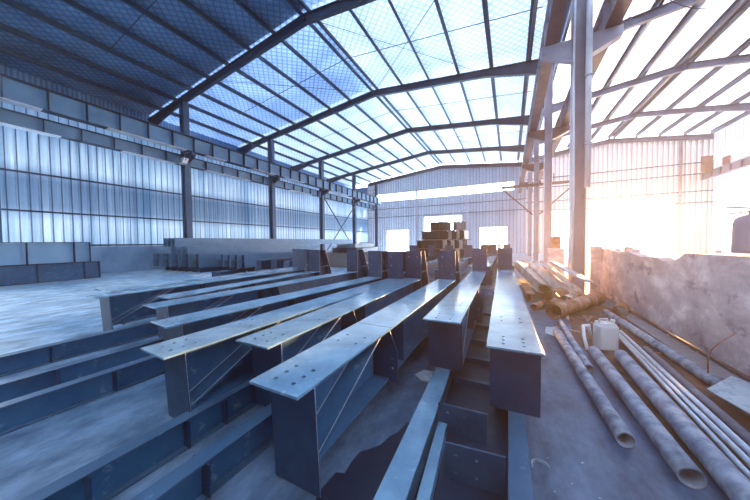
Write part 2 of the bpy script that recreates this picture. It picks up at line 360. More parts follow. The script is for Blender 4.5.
# rafters
def rafter(y, xa, xr, xb, material, label, grp, haunch=.38, nm='roof_rafter'):
    t = thing(nm, label, 'rafter', (0, y, 0), 0, grp)
    def zl(x):
        e = 0
        for xe in (xa, xb):
            d = abs(x - xe)
            if d < 3.2: e = max(e, haunch * (1 - d / 3.2))
        d = abs(x - xr)
        if d < 1.0: e = max(e, 0)
        return under(x) - e
    def zt(x): return under(x) + RD
    xs = sorted({xa, xa + 3.2, xr, xb - 3.2, xb})
    for nm2, wdt, f0, f1 in (('bottom_flange', .22, lambda x: zl(x), lambda x: zl(x) + .02), ('top_flange', .22, lambda x: zt(x) - .02, lambda x: zt(x)), ('web', .012, lambda x: zl(x) + .02, lambda x: zt(x) - .02)):
        mb = MB()
        for a, b in zip(xs, xs[1:]):
            mb.prism([(a, -wdt / 2, f0(a)), (b, -wdt / 2, f0(b)), (b, -wdt / 2, f1(b)), (a, -wdt / 2, f1(a))], (0, wdt, 0))
        mb.build(nm2, material, t)
    for x in (xa + 3.2, xr, xb - 3.2):
        MB().box(x - .012, x + .012, -.105, .105, zl(x) + .02, zt(x) - .02).build('stiffener', material, t)
    return t
def whichk(k): return ['behind the viewer', 'just above the viewer', 'nearest in view', 'second', 'third', 'fourth'][k]
FYR = [2.45, 9.8, 16.8, 23.8, 30.8]
nmk = ['at the very left edge', 'nearest, crossing the upper left', 'second in depth', 'third in depth', 'fourth in depth']
for k, y in enumerate(FYR):
    rafter(y, XL - 2.9, RIDGE1, XM - .01, FRAME, 'dark steel gable rafter of the main bay, ' + nmk[k], 'main bay rafters')
for k, y in enumerate(FYR):
    rafter(y, XM + .01, RIDGE2, XR - .1, RAFT_R, 'grey steel gable rafter of the right bay, ' + ['out above the viewer', 'nearest, crossing the top right', 'second in depth', 'third in depth', 'fourth in depth'][k], 'right bay rafters', .3)
rafter(YE - .25, XL + .3, RIDGE1, XM - .01, FRAME, 'thin rafter along the top of the main end wall', 'main bay rafters', .05)
rafter(YE - .25, XM + .01, RIDGE2, XR - .1, RAFT_R, 'thin rafter along the top of the right end wall', 'right bay rafters', .05)

# purlins: a line each
def purlin(x, label, grp, mt):
    z = under(x) + RD
    mb = MB()
    mb.box(x - .005, x + .005, Y0 + .1, YE - .2, z, z + PD).box(x - .12, x, Y0 + .1, YE - .2, z + PD - .008, z + PD).box(x, x + .12, Y0 + .1, YE - .2, z, z + .008)
    return tag(mb.build('roof_purlin', mt), label, 'purlin', grp)
for s_, nm_ in ((-1, 'left'), (1, 'right')):
    for i in range(8 if s_ < 0 else 6):
        x = RIDGE1 + s_ * (.22 + i * 1.85)
        if x < XM - .3: purlin(x, 'main bay roof purlin, %s %s of the ridge' % (ORD[i], nm_), 'main bay purlins', PURLIN)
for s_, nm_ in ((-1, 'left'), (1, 'right')):
    for i in range(5):
        x = RIDGE2 + s_ * (.22 + i * 1.8)
        if XM + .2 < x < XR - .2: purlin(x, 'right bay roof purlin, %s %s of the ridge' % (ORD[i], nm_), 'right bay purlins', PURLIN)
# sag rods and wind bracing rods
for k in range(4):
    ym = FYR[k] + 3.5
    for s_ in (-1, 1):
        p0 = (RIDGE1, ym, under(RIDGE1) + RD + .1); x1 = RIDGE1 + s_ * 9.8
        tag(MB().tube([p0, (x1, ym, under(x1) + RD + .1)], .02, 6).build('sag_rod', FRAME),
            'thin sag rod across the main bay purlins, %s side, %s bay in depth' % ('left' if s_ < 0 else 'right', ORD[k]), 'rod', 'roof sag rods')
    for (xa, xb) in ((RIDGE1, -1.5), (-1.5, RIDGE1), (-16, RIDGE1)):
        if k in (1, 3):
            tag(MB().tube([(xa, FYR[k], under(xa) + .3), (xb, FYR[k + 1], under(xb) + .3)], .014, 6).build('brace_rod', FRAME),
                'thin diagonal roof brace rod, %s bay in depth, %s' % (ORD[k], {(RIDGE1, -1.5): 'falling right from the ridge', (-1.5, RIDGE1): 'rising back to the ridge', (-16, RIDGE1): 'on the left slope'}[(xa, xb)]), 'rod', 'roof brace rods')

# columns
def hcol(x, y, top, dx, dy, mt, label, grp, z0=0, base=True):
    t = thing('steel_column', label, 'column', (x, y, 0), 0, grp)
    MB().box(-dx / 2, -dx / 2 + .018, -dy / 2, dy / 2, z0, top).build('flange', mt, t)
    MB().box(dx / 2 - .018, dx / 2, -dy / 2, dy / 2, z0, top).build('flange', mt, t)
    MB().box(-dx / 2 + .018, dx / 2 - .018, -.008, .008, z0, top).build('web', mt, t)
    if base: MB().box(-dx / 2 - .08, dx / 2 + .08, -dy / 2 - .08, dy / 2 + .08, 0.001, .03).build('base_plate', mt, t)
    return t
cl = ['at the left edge of the view', 'nearest one fully in view', 'second one fully in view', 'third one fully in view', 'last before the corner']
for k, y in enumerate(FYR):
    c = hcol(-18.95, y, under(-18.95), .5, .34, COLM, 'dark steel column by the left wall, ' + cl[k], 'left wall columns')
    MB().prism([(.25, -.13, 7.45), (.95, -.13, 7.45), (.95, -.13, 7.25), (.25, -.13, 6.95)], (0, .26, 0)).build('corbel', FRAME, c)
hcol(-18.95, YE - .45, under(-18.95), .4, .3, FRAME, 'slim steel column in the far left corner', 'left wall columns')
cm = ['nearest the viewer, with white downpipe', 'second in depth', 'third in depth', 'fourth in depth']
for k, y in enumerate(FYR[1:]):
    c = hcol(XM, y, 10.75, .34, .42, FRAME_MID, 'pale steel column on the line between the bays, ' + cm[k], 'middle columns')
    mb = MB(); mb.prism([(-.17, -.14, 7.5), (-.95, -.14, 7.5), (-.95, -.14, 7.25), (-.17, -.14, 6.9)], (0, .28, 0))
    mb.build('corbel', CORBEL if k else FRAME_MID, c)
    mb = MB(); mb.prism([(.17, -.14, 7.5), (.95, -.14, 7.5), (.95, -.14, 7.25), (.17, -.14, 6.9)], (0, .28, 0))
    mb.build('corbel', CORBEL if k else FRAME_MID, c)
for k, y in enumerate(FYR[2:]):
    hcol(XR - .4, y, under(XR - .4), .4, .3, FRAME_MID, 'white painted column by the right wall, %s in depth' % ORD[k], 'right wall columns')
# downpipe and conduit on the nearest middle column
t = thing('downpipe', 'white plastic downpipe on the nearest middle column', 'pipe', (XM + .17, 9.48 , 0))
MB().tube([(0, 0, 3.1), (0, 0, 10.6)], .075, 16).build('pipe_run', WHITE_PIPE, t)
for z in (4.3, 6.2, 8.6):
    MB().box(-.1, .1, -.09, .075, z, z + .05).build('bracket', FRAME_MID, t)
tag(MB().tube([(XM - .17, 9.53, 0), (XM - .14, 9.53, 3), (XM - .17, 9.53, 6.4), (XM - .14, 9.53, 10.4)], .03, 10).build('conduit', WHITE_PIPE), 'thin grey conduit up the near side of the nearest middle column', 'pipe')

def sag(p, q, d, n=14):
    p = Vector(p); q = Vector(q)
    return [p.lerp(q, i / n) - Vector((0, 0, d * 4 * (i / n) * (1 - i / n))) for i in range(n + 1)]
# flood light and overhead cable on the left columns
t = thing('flood_light', 'grey flood light hanging by the first left column under the crane girder', 'lamp', (-18.35, 9.25, 6.55))
fb = MB().prism([(-.22, -.1, .1), (.22, -.1, .1), (.3, .0, .45), (-.3, .0, .45)], (0, .3, 0)).build('housing', WHITE_PIPE, t, bevel=.02)
MB().box(-.19, .19, -.115, -.101, .13, .38).build('lens', BOLT, fb)
MB().tube([(-.28, .1, .3), (-.3, .1, .6), (.3, .1, .6), (.28, .1, .3)], .018, 8).build('bracket', FRAME, t)
pts = []
for a, b in zip(FYR, FYR[1:]): pts += sag((-18.6, a, 9.75), (-18.6, b, 9.75), .22, 8)[(1 if pts else 0):]
tag(MB().tube(pts, .02, 6).build('power_cable', FRAME), 'thin cable sagging from column to column above the left crane girder', 'cable')
# crane girders
def girder(x, z0, z1, y0, y1, w, mt, label, sp=1.25, plates=None, nm='crane_girder', grp=None, rail=True, side=1, pieces=1):  # plates: y ranges of white strips standing in for lit wall
    t = thing(nm, label, 'girder', (x, 0, 0), 0, grp)
    MB().box(-w / 2, w / 2, y0, y1, z0, z0 + .02).build('bottom_flange', CORBEL if mt is FRAME_MID else mt, t)
    MB().box(-w / 2, w / 2, y0, y1, z1 - .02, z1).build('top_flange', mt, t)
    MB().box(-.008, .008, y0, y1, z0 + .02, z1 - .02).build('web', GIRDB if plates is not None else mt, t)
    y = y0 + .3
    while y < y1:
        MB().box(-w / 2 + .01, w / 2 - .01, y - .008, y + .008, z0 + .02, z1 - .02).build('stiffener', mt, t); y += sp
    if rail: MB().box(-.035, .035, y0, y1, z1 + .001, z1 + .09).build('rail', mt, t)
    if plates:
        for (a, b) in plates: MB().box(-w / 2 - .08 * 0, w / 2 + .06, a, b, z0 - .03, z0 - .002).build('lit_strip', WHITE_PIPE, t)  # white strips stand in for lit wall showing under the girder
    return t
girder(-18.25, 7.52, 8.45, Y0 + .2, YE - .3, .42, FRAME, 'crane girder with stiffeners along the left wall', 1.2, plates=[(-1, 3.7), (5.8, 9.4), (10.6, 12), (14.2, 16.4), (17.5, 20), (24.5, 28)], rail=True)  # plates: white strips standing in for lit wall
girder(-19.05 + .02, 6.75, 7.38, Y0 + .2, YE - .3, .36, FRAME, 'smaller stiffened wall girder below the left crane girder', 1.2, plates=[(-1, 4.4), (6.6, 9.2), (11, 14.6), (19, 22)], nm='wall_girder', rail=False)  # plates: white strips standing in for lit wall
girder(1.1, 7.52, 8.4, Y0 + .2, YE - .3, .34, FRAME_MID, 'crane girder on the main bay side of the middle columns', 1.2)
girder(2.52, 7.52, 8.4, Y0 + .2, YE - .3, .34, FRAME_MID, 'crane girder on the right bay side of the middle columns', 1.2)
girder(XR - .9, 7.3, 7.9, 8, YE - .3, .32, RAFT_R, 'pale crane girder along the right wall', 1.2)

# diagonal wall bracing between left columns
for a, b, l in (((-18.7, 24.0, 6.6), (-18.7, 30.6, .4), 'falling'), ((-18.7, 24.0, .4), (-18.7, 30.6, 6.6), 'rising')):
    tag(MB().bar(a, b, .09, .09).build('wall_brace', FRAME), '%s diagonal brace of the X between two far left columns' % l, 'brace', 'left wall braces')
# tie beam with braces across the third middle column
t = thing('tie_beam', 'rust coloured cross beam with diagonal struts on the third middle column', 'beam', (0, 23.55, 0))
MB().box(-.6, 4.6, -.08, .08, 5.75, 5.95).build('beam', CORBEL, t)
MB().bar((-.5, 0, 5.7), (1.55, 0, 3.6), .1).build('strut', CORBEL, t); MB().bar((4.2, 0, 5.7), (2.0, 0, 3.6), .1).build('strut', CORBEL, t)
for x in (.7, 2.9): MB().box(x - .03, x + .03, -.03, .03, 5.95, 6.6).build('post', CORBEL, t)
# cables in the right bay
pts = sag((3.0, 12.6, 9.6), (4.6, 13.4, 10.75), .5) + sag((4.6, 13.4, 10.75), (6.0, 14.0, 9.9), .15)[1:] + sag((6.0, 14.0, 9.9), (7.2, 14.6, 10.6), .2)[1:]
tag(MB().tube(pts, .018, 6).build('hanging_cable', FRAME), 'drooping black cable under the right bay roof', 'cable')
t = thing('crane_stop', 'small rusty end stop on the right crane girder in the far corner', 'crane part', (XR - .9, 36.6, 0))
MB().box(-.3, .25, -.3, .3, 8.0, 8.7).build('body', CORBEL, t); MB().box(-.4, .3, -.12, .12, 8.7, 9.4).build('bumper', CORBEL, t)
t = thing('switch_box', 'dark red box high on the right wall', 'box', (XR - .12, 35.7, 8.2))
hb = MB().box(-.12, .06, -.35, .35, .1, .8).build('housing', RED_BOX, t, bevel=.02); MB().box(-.14, -.12, -.28, .28, .17, .73).build('cover', CORBEL, hb)

# ------------------------------------------------------------------ finished portal members laid out on the floor
def mframe(x0, y0, x1, y1):
    d = Vector((x1 - x0, y1 - y0)); return math.atan2(-d.x, d.y), d.length
def member(xc, y, xe, ye, label, w=.4, top=.75, bot=.24, deep=None, splice=None, seam=None, holes=True, knee=True, setback=.14, length=None, plate_bot=None):
    rz, Ld = mframe(xc, y, xe, ye)
    if length: Ld = length
    t = thing('portal_member', label, 'steel beam', (xc, y, 0), rz, 'haunched steel members laid side by side')
    h = top - bot
    hl = []
    if holes:
        hl = [(sx * .075, yy) for yy in (.1, .19, .28) for sx in (-1, 1)] + [(sx * .09, yy) for yy in (.8, .95) for sx in (-1, 1)]
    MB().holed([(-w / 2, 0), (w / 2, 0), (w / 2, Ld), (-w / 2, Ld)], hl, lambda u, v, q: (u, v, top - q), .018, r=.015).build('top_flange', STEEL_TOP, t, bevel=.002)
    MB().box(-.006, .006, setback + .04, Ld - .02, bot + .014, top - .018).build('web', WEB, t)
    MB().box(-w / 2 + .02, w / 2 - .02, setback + .04, Ld - .02, bot, bot + .014).build('bottom_flange', WEB, t)
    pb = .09 if plate_bot is None else plate_bot
    ep = MB().prism([(-w / 2 + .02, setback, top - .018), (w / 2 - .002, setback, top - .018), (w / 2 - .002, setback + .035, pb), (-w / 2 + .02, setback + .035, pb)], (0, .014, 0)).build('end_plate', STEEL, t, bevel=.002)
    # inclined stiffener rising from the foot of the end plate, one on each side of the web
    dy = 1.0
    for sx in (-1, 1):
        x0, x1 = (.006, w / 2 - .025) if sx > 0 else (-w / 2 + .025, -.006)
        ds = MB().prism([(x0, setback + .042, bot + .014), (x1, setback + .042, bot + .014), (x1, setback + .06, bot + .014), (x0, setback + .06, bot + .014)],
                   (0, dy - .05, h - .04)).build('diagonal_stiffener', WEB, t)
        MB().box(x0, x1, dy + setback + .55, dy + setback + .56, bot + .014, top - .018).build('stiffener', STEEL, t)
    MB().tube([(w / 2 - .024, setback + .045, bot + .035), (w / 2 - .024, setback + dy - .04, top - .03)], .0035, 6).build('weld_glint', WELD_GLINT, ds)  # pale line painted for light on the stiffener's free edge
    MB().tube([(.012, setback + .045, bot + .04), (.012, setback + dy - .04, top - .025)], .004, 6).build('weld_glint', WELD_GLINT, ds)
    MB().tube([(w / 2 - .003, setback + .042, pb), (w / 2 - .003, setback + .007, top - .02)], .0025, 6).build('weld_glint', WELD_GLINT, ep)  # pale line painted for light caught by the end plate's edge
    if splice:
        zt = top - .018
        pl = MB().holed([(.008, bot + .015), (w / 2 + .075, bot - .02), (w / 2 + .075, bot + h * .56), (w / 2 - .01, zt), (.008, zt)],
                   [(w / 2 + .02, bot + .12), (w / 2 + .02, bot + .22)], lambda u, v, q: (u, splice + q, v), .014).build('splice_plate', STEEL, t, bevel=.002)
        MB().box(-w / 2 - .03, -.008, splice, splice + .014, bot + .015, zt).build('splice_plate', STEEL, t)
    if seam: MB().box(-w / 2, w / 2, seam, seam + .008, top - .003, top + .0015).build('seam', STEEL_LOW, t)
    if knee:
        K = .64; yb = Ld
        kt = top
        kp = MB().holed([(-.19, kt - .42), (.19, kt - .42), (.19, kt + K), (-.19, kt + K)], [(sx * .1, kt + zz) for zz in (.12, .3, .5) for sx in (-1, 1)],
                   lambda u, v, q: (u, yb - .02 + q, v), .02).build('knee_plate', STEEL, t, bevel=.003)
        g = MB(); g.prism([(-.006, yb, kt - .4), (-.006, yb + .75, kt - .4), (-.006, yb + .32, kt + K - .02), (-.006, yb, kt + K - .02)], (.012, 0, 0))
        g.build('knee_web', STEEL, kp)
        MB().prism([(-.18, yb + .75, kt - .4), (.18, yb + .75, kt - .4), (.18, yb + .77, kt - .4), (-.18, yb + .77, kt - .4)], (0, -.43, K + .38)).build('knee_flange', STEEL, kp)
        MB().box(-.17, .17, yb + .005, yb + .56, kt + .12, kt + .135).build('knee_stiffener', STEEL_TOP, kp)
    return t
member(-6.12, 1.68, -6.15, 6.6, 'leftmost long haunched beam, its end over the pale open floor', deep=1)
member(-6.62, 2.0, -6.72, 7.0, 'long beam just behind the leftmost one, only its tip and far knee showing', splice=2.2)
member(-4.98, 2.15, -5.25, 6.2, 'long flanged beam whose tip is set back farthest among the left ones', splice=1.5)
member(-4.43, 1.76, -4.15, 6.6, 'long flanged beam, third tip from the left', splice=2.0)
member(-3.33, 1.40, -2.93, 5.7, 'long flanged beam, its end just above the big one jutting lower left', splice=1.7)
member(-2.5, 1.0, -2.35, 5.6, 'long flanged beam jutting lower left, its diagonal gusset catching light', splice=1.6)
member(-1.95, 1.47, -2.0, 5.85, 'long flanged beam just left of the big drilled foreground one', splice=1.35)
member(-1.235, 1.06, -1.25, 5.95, 'big foreground beam with drilled top plate and tall end plate', splice=1.27, seam=1.3, plate_bot=.02)
member(-.65, 2.8, -.77, 8.05, 'long beam in the middle, drilled end plate half shaded', splice=2.2, bot=.155, plate_bot=.153)
member(.035, 2.29, -.12, 8.75, 'long beam pointing straight at the viewer, rightmost of the row', splice=2.6, bot=.155, plate_bot=.153)
# the next row behind, seen over and between the knees
for i, (x, y, ln) in enumerate(((-.75, 9.6, 7), (-.05, 10.2, 7), (-1.9, 8.0, 7), (-2.9, 7.8, 7), (-4.0, 8.2, 7), (-5.2, 8.4, 7))):
    member(x, y, x - .1, y + ln, 'flanged beam in the farther row, ' + ['second from its right end', 'rightmost', 'third from its right end', 'fourth from its right end', 'second from its left end', 'leftmost'][i], holes=False, knee=True)

# ------------------------------------------------------------------ lower beams on the floor
def floor_beam(x0, y0, x1, y1, label, w=.14, h=.24, stiff=(), mt=None, endp=False, z=0, grp='small I beams on the floor'):
    rz, Ld = mframe(x0, y0, x1, y1); mt = mt or STEEL_LOW
    t = thing('floor_beam', label, 'steel beam', (x0, y0, z), rz, grp)
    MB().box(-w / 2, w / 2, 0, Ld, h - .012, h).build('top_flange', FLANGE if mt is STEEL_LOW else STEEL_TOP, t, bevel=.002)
    MB().box(-w / 2, w / 2, 0, Ld, 0.001, .012).build('bottom_flange', FLANGE, t, bevel=.002)
    MB().box(-.005, .005, 0, Ld, .012, h - .012).build('web', WEB, t)
    for s_ in stiff:
        MB().box(.006, w / 2 + .025, s_, s_ + .012, .013, h - .013).build('stiffener', STEEL, t, bevel=.002); MB().box(-w / 2 - .025, -.006, s_, s_ + .012, .013, h - .013).build('stiffener', STEEL, t, bevel=.002)
    if endp:
        MB().holed([(-w / 2, .002), (w / 2, .002), (w / 2, h), (-w / 2, h)], [(sx * w * .3, zz) for sx in (-1, 1) for zz in (h * .25, h * .72)], lambda u, v, q: (u, -.014 + q, v), .013).build('end_plate', mt, t, bevel=.002)
    return t
floor_beam(-5.6, -1.5, -5.6, 8, 'floor beam farthest left, behind the other two at the left edge', stiff=(.9, 2.6, 4.6))
floor_beam(-4.5, -1.5, -4.5, 8, 'middle one of the three floor beams at the left edge', stiff=(2.43, 4.2), w=.13)
floor_beam(-3.87, -1.5, -3.84, 7.5, 'nearest of the three floor beams at the left edge', stiff=(2.69, 4.2), w=.12)
floor_beam(-2.28, -.4, -2.27, 7, 'floor beam running out under the lower left jutting beam', stiff=(.96, 1.5, 1.8, 3), w=.11)
floor_beam(-1.735, .2, -1.775, 7, 'floor beam beside the big foreground end plate, lower left', stiff=(.73, 1.6), w=.12)
floor_beam(-.575, .8, -.79, 5.86, 'slanting bright floor beam, bottom centre', w=.168, h=.15, stiff=(3.0,), mt=WEB)
floor_beam(.064, .95, .035, 8, 'floor beam under the beam that points at the viewer', w=.125, h=.15, stiff=(2.5,))
floor_beam(-.43, 1.17, -.51, 2.42, 'short low beam lying against the slanting bright one', w=.075, h=.08, mt=WEB)
# drilled cross plates between them
def drilled_plate(x0, y0, x1, y1, h, label):
    d = Vector((x1 - x0, y1 - y0, 0)); Ld = d.length; d.normalize(); nrm = Vector((-d.y, d.x, 0))
    o = Vector((x0, y0, 0))
    hs = [(Ld * a, h * b) for a in (.2, .55) for b in (.25, .72)]
    mb = MB().holed([(0, .002), (Ld, .002), (Ld, h), (0, h)], hs, lambda u, v, q: o + d * u + nrm * q + Vector((0, 0, v)), .016, r=.009)
    return tag(mb.build('drilled_plate', PLATE, bevel=.002), label, 'steel plate', 'drilled plates standing between the floor beams')
drilled_plate(-.385, 1.74, -.02, 1.78, .25, 'nearer drilled plate on edge between two floor beams')
drilled_plate(-.53, 2.17, -.15, 2.19, .24, 'farther drilled plate on edge between two floor beams')
# thin floor bars crossing in the dark gap left of the straight beam
for i, y in enumerate((3.0, 3.6, 4.3, 5.1, 6.0)):
    tag(MB().box(-.56, -.06, y, y + .06, .001, .06).build('spacer_bar', STEEL_LOW), 'low spacer bar in the gap beside the straight beam, %s from the viewer' % ORD[i], 'bar', 'spacer bars in the gap')

# floor stains, dirt and the dark gap patch
def blob(name, cx, cy, rx, ry, mt, z, label, n=40, seed=1, jag=.25):
    rnd = random.Random(seed); a = [rnd.uniform(0, 6.28) for _ in range(5)]
    pts = []
    for k in range(n):
        t = 2 * PI * k / n; r = 1 + jag * (.5 * math.sin(3 * t + a[0]) + .3 * math.sin(7 * t + a[1]) + .25 * math.sin(13 * t + a[2]) + .15 * math.sin(23 * t + a[3]))
        pts.append((cx + rx * r * math.cos(t), cy + ry * r * math.sin(t), z))
    return tag(MB().prism(pts, (0, 0, .0015)).build(name, mt), label, None, None, 'stuff')
def patch(name, pts, mt, z, label):
    return tag(MB().prism([(x, y, z) for x, y in pts], (0, 0, .0015)).build(name, mt), label, None, None, 'stuff')
patch('oil_stain', [(-1.05, 1.12), (-1.08, 1.31), (-1.07, 1.45), (-1.01, 1.47), (-1.02, 1.57), (-1.01, 1.68), (-.97, 1.72), (-.9, 1.81), (-.87, 1.93), (-.83, 2.0), (-.8, 2.14), (-.71, 2.23), (-.66, 2.4), (-.6, 2.4), (-.56, 1.8), (-.5, 1.1), (-.45, .5), (-.9, .5)], STAIN_GAP, .0004, 'dark oily stain on the concrete beside the big foreground beam')
patch('dark_patch', [(-.5, .5), (-.55, 1.2), (-.62, 2.2), (-.6, 2.6), (-.75, 4.5), (-.7, 8.2), (-.2, 8.6), (.0, 5), (.03, 2.3), (.03, .6)], STAIN_GAP, .0008, 'near-black floor in the gap left of the straight beam')  # near-black sheet laid over the floor in the gap
blob('floor_dirt', 1.66, 5.3, .64, 3.7, DIRT_SHADOW, .0006, 'rusty brown dirt, darkened for shadow, under the pipes and scrap', seed=5, jag=.15)

# ------------------------------------------------------------------ left side stock
def plate_girder(x, y0, y1, z0, h, label, mt, sp, w=.3):
    t = thing('plate_girder', label, 'girder', (x, 0, z0), 0, 'deep girders stacked by the left wall')
    MB().box(-w / 2, w / 2, y0, y1, 0.001, .02).build('bottom_flange', FRAME, t); MB().box(-w / 2, w / 2, y0, y1, h - .02, h).build('top_flange', FRAME, t)
    MB().box(-.006, .006, y0, y1, .02, h - .02).build('web', mt, t)
    for y in sp: MB().box(-w / 2 + .01, w / 2 - .01, y - .015, y + .015, .02, h - .02).build('stiffener', FRAME, t)
    MB().box(-w / 2, w / 2, y1, y1 + .02, 0.001, h).build('end_plate', FRAME, t)
plate_girder(-18.1, -3, 5.25, 0, .8, 'dark deep girder on the floor by the left wall', WEB, (.5, 3.35, 4.75))
plate_girder(-18.1, -3, 4.95, .8, .95, 'pale deep girder resting on the dark one by the left wall', GIRDW, (.4, 3.1, 4.45))
blk = []
for i, y in enumerate((0.5, 3.0)): pass
# stacks farther along the left wall
def stock_beam(x, y0, y1, z0, w, h, label, mt=STEEL_PALE, grp='stock beams stacked along the left wall'):
    t = thing('stock_beam', label, 'steel beam', (x, y0, z0), 0, grp); Ld = y1 - y0
    MB().box(-w / 2, w / 2, 0, Ld, 0.001, .015).build('bottom_flange', FRAME, t)
    MB().box(-w / 2, w / 2, 0, Ld, h - .015, h).build('top_flange', mt, t)
    MB().box(-.006, .006, 0, Ld, .015, h - .015).build('web', mt, t); return t
def side_beam(x0, y0, y1, z0, w, h, label, grp, mt=STEEL_PALE):
    t = thing('stock_beam', label, 'steel beam', (x0, y0, z0), 0, grp); Ld = y1 - y0
    MB().box(0, .03, 0, Ld, .001, h - .002).build('flange', mt, t); MB().box(w - .03, w, 0, Ld, .001, h - .002).build('flange', mt, t)
    MB().box(.03, w - .03, .02, Ld, h / 2 - .01, h / 2 + .01).build('web', FRAME, t)
    MB().box(.03, w - .03, .25, .27, .02, h - .02).build('stiffener', FRAME, t); return t
posn = ['outermost', 'second', 'third', 'fourth', 'innermost']
g_ = 'stock beams stacked by the left wall'
for i in range(5): side_beam(-19.3 + i * .79, 8.0 + .12 * i, 17, .27, .74, .76, 'pale beam on its side in the wall stack, main tier, %s from the wall' % posn[i], g_)
for i in range(5): side_beam(-19.0 + i * .74, 8.5, 16, 0, .7, .265, 'dark low beam under the wall stack, %s from the wall' % posn[i], g_, STEEL)
for i in range(3): side_beam(-17.9 + i * .6, 8.3, 18, 1.04, .55, .42, 'short beam in the tier below the top of the wall stack, %s from the wall' % posn[i], g_)
for i in range(3): side_beam(-18.3 + i * .45, 8.1, 27, 1.47, .4, .5, 'long beam along the top of the wall stack, %s from the wall' % posn[i], g_)
for i in range(4):
    side_beam(-15.1 + i * .62, 9.3, 18, .27, .57, .7, 'pale beam in the second stack out from the wall, %s' % ['leftmost', 'second', 'third', 'rightmost'][i], 'beams in the second stack')
    side_beam(-15.0 + i * .6, 9.9, 17, 0, .55, .265, 'low dark beam under the second stack, %s' % ['leftmost', 'second', 'third', 'rightmost'][i], 'beams in the second stack', STEEL)
for i, (x, y0, y1) in enumerate(((-11.9, 9.6, 16), (-11.0, 9.8, 15), (-9.9, 9.6, 12.6))):
    t = stock_beam(x, y0, y1, 0, .4, .7, 'short deep beam standing past the stacks, %s' % ['left one', 'middle one', 'right one'][i], STEEL, 'single deep beams on the far floor')
    MB().box(-.2, .2, -.02, 0, .001, .7).build('end_plate', STEEL, t)
# thin packing pieces lying on the pale floor
for i, (x, y, l) in enumerate(((-12.6, 7.6, 2.4), (-11.2, 8.2, 2.0), (-9.6, 8.8, 2.4))):
    t = thing('packing_rail', 'thin low rail on the pale floor before the stacks, %s' % ['left one with white sheet', 'middle one', 'right one'][i], 'rail', (x, y, 0), .35, 'low rails on the pale floor')
    MB().box(-.06, .06, 0, l, .001, .2).build('bar', STEEL, t); MB().box(-.1, .1, -.02, 0, .001, .26).build('end_plate', STEEL_LOW, t)
tag(MB().box(-14.6, -13.2, 7.5, 8.2, .001, .03).build('paper_sheet', WHITE_PIPE), 'white sheet lying on the pale floor near the stacks', 'sheet')
tag(MB().box(-13.2, -11.6, 3.7, 3.76, .001, .02).build('steel_flat', STEEL_LOW), 'thin dark flat bar lying on the pale floor by the deep girders', 'bar')

# ------------------------------------------------------------------ stacked H sections in the middle distance
def section(x, y, z, w, h, Ld, mt, label, grp):
    o = MB().ibeam(Ld, w, h, .03, .03).build('stacked_section', mt)
    o.location = (x, y, z); return tag(o, label, 'steel beam', grp)
tiers = [(0, 14, -5.3), (.56, 14, -5.3), (1.12, 13, -5.15), (1.68, 12, -4.85), (2.24, 9, -4.35)]
cn = ['leftmost', 'second', 'third', 'fourth', 'fifth', 'sixth', 'seventh', 'eighth', 'ninth', 'tenth', 'eleventh', 'twelfth', 'thirteenth', 'fourteenth', 'fifteenth', 'sixteenth', 'seventeenth']
tn = ['bottom', 'second', 'third', 'fourth', 'top']
for ti, (z, n, x0) in enumerate(tiers):
    tag(MB().box(x0 - .1, x0 + n * .235, 16.3, 16.4, z + .001, z + .06).build('timber_bearer', WOOD), 'timber bearer under the %s tier of the section stack' % tn[ti], 'timber', 'bearers in the section stack')
    for i in range(n):
        if ti == 4 and i in (5,): continue
        section(x0 + i * .228, 16 + random.uniform(-.25, .1), z + .06, .17 if i < n * .5 else .1, .5, 1.6, MATTE if i < n * .5 else (FRAME_MID if i % 2 else MATTE), 'H section seen end on in the big stack, %s tier, %s' % (tn[ti], cn[i]), 'sections in the big stack')  # paler alternate sections on the right: lit facets put into the colour
for ti in range(3):
    for i in range(6 - ti):
        section(-1.9 + i * .32 + ti * .15, 17.5, ti * .45, .28, .45, 5, CORBEL, 'rust coloured section in the pile right of the big stack, %s tier, %s' % (tn[ti], cn[i]), 'rusty sections beside the big stack')
# loose members on the farther row (dark clutter)
for j, yy in enumerate((14.0, 16.2)):
    tag(MB().box(-10.8, -7.2, yy, yy + .3, .001, .975).build('trestle_block', WOOD), '%s support block under the loose sections left of the big stack' % ('front', 'rear')[j], 'block', 'supports under the loose sections')
for i in range(6):
    o = MB().ibeam(4.5, .22, .28).build('loose_section', STEEL_LOW); o.location = (-9.6 + i * .36, 13.0 + .1 * i, .98); o.rotation_euler = (0, 0, .25)
    tag(o, 'loose dark section on blocks left of the big stack, %s from the left' % ORD[i], 'steel beam', 'loose sections left of the big stack')
for i in range(4):
    o = MB().ibeam(5, .22, .25).build('loose_section', STEEL_PALE); o.location = (-9.3 + i * .36, 13.1 + .1 * i, 1.27); o.rotation_euler = (0, 0, .25)
    tag(o, 'pale section lying across the dark loose ones, %s from the left' % ORD[i], 'steel beam', 'loose sections left of the big stack')

# ------------------------------------------------------------------ the low block wall on the right
prof = [(-1.5, 0), (10.4, 0), (10.4, 1.33), (9.4, 1.36), (8.6, 1.28), (8.0, 1.33), (7.4, 1.24), (6.7, 1.27), (6.45, 1.2), (6.1, 1.24), (5.8, 1.38), (-1.5, 1.42)]
mb = MB().prism([(2.42, y, z) for y, z in prof], (.2, 0, 0))
struct(mb.build('wall_low', BLOCK), 'low stained block wall with a broken top along the right')
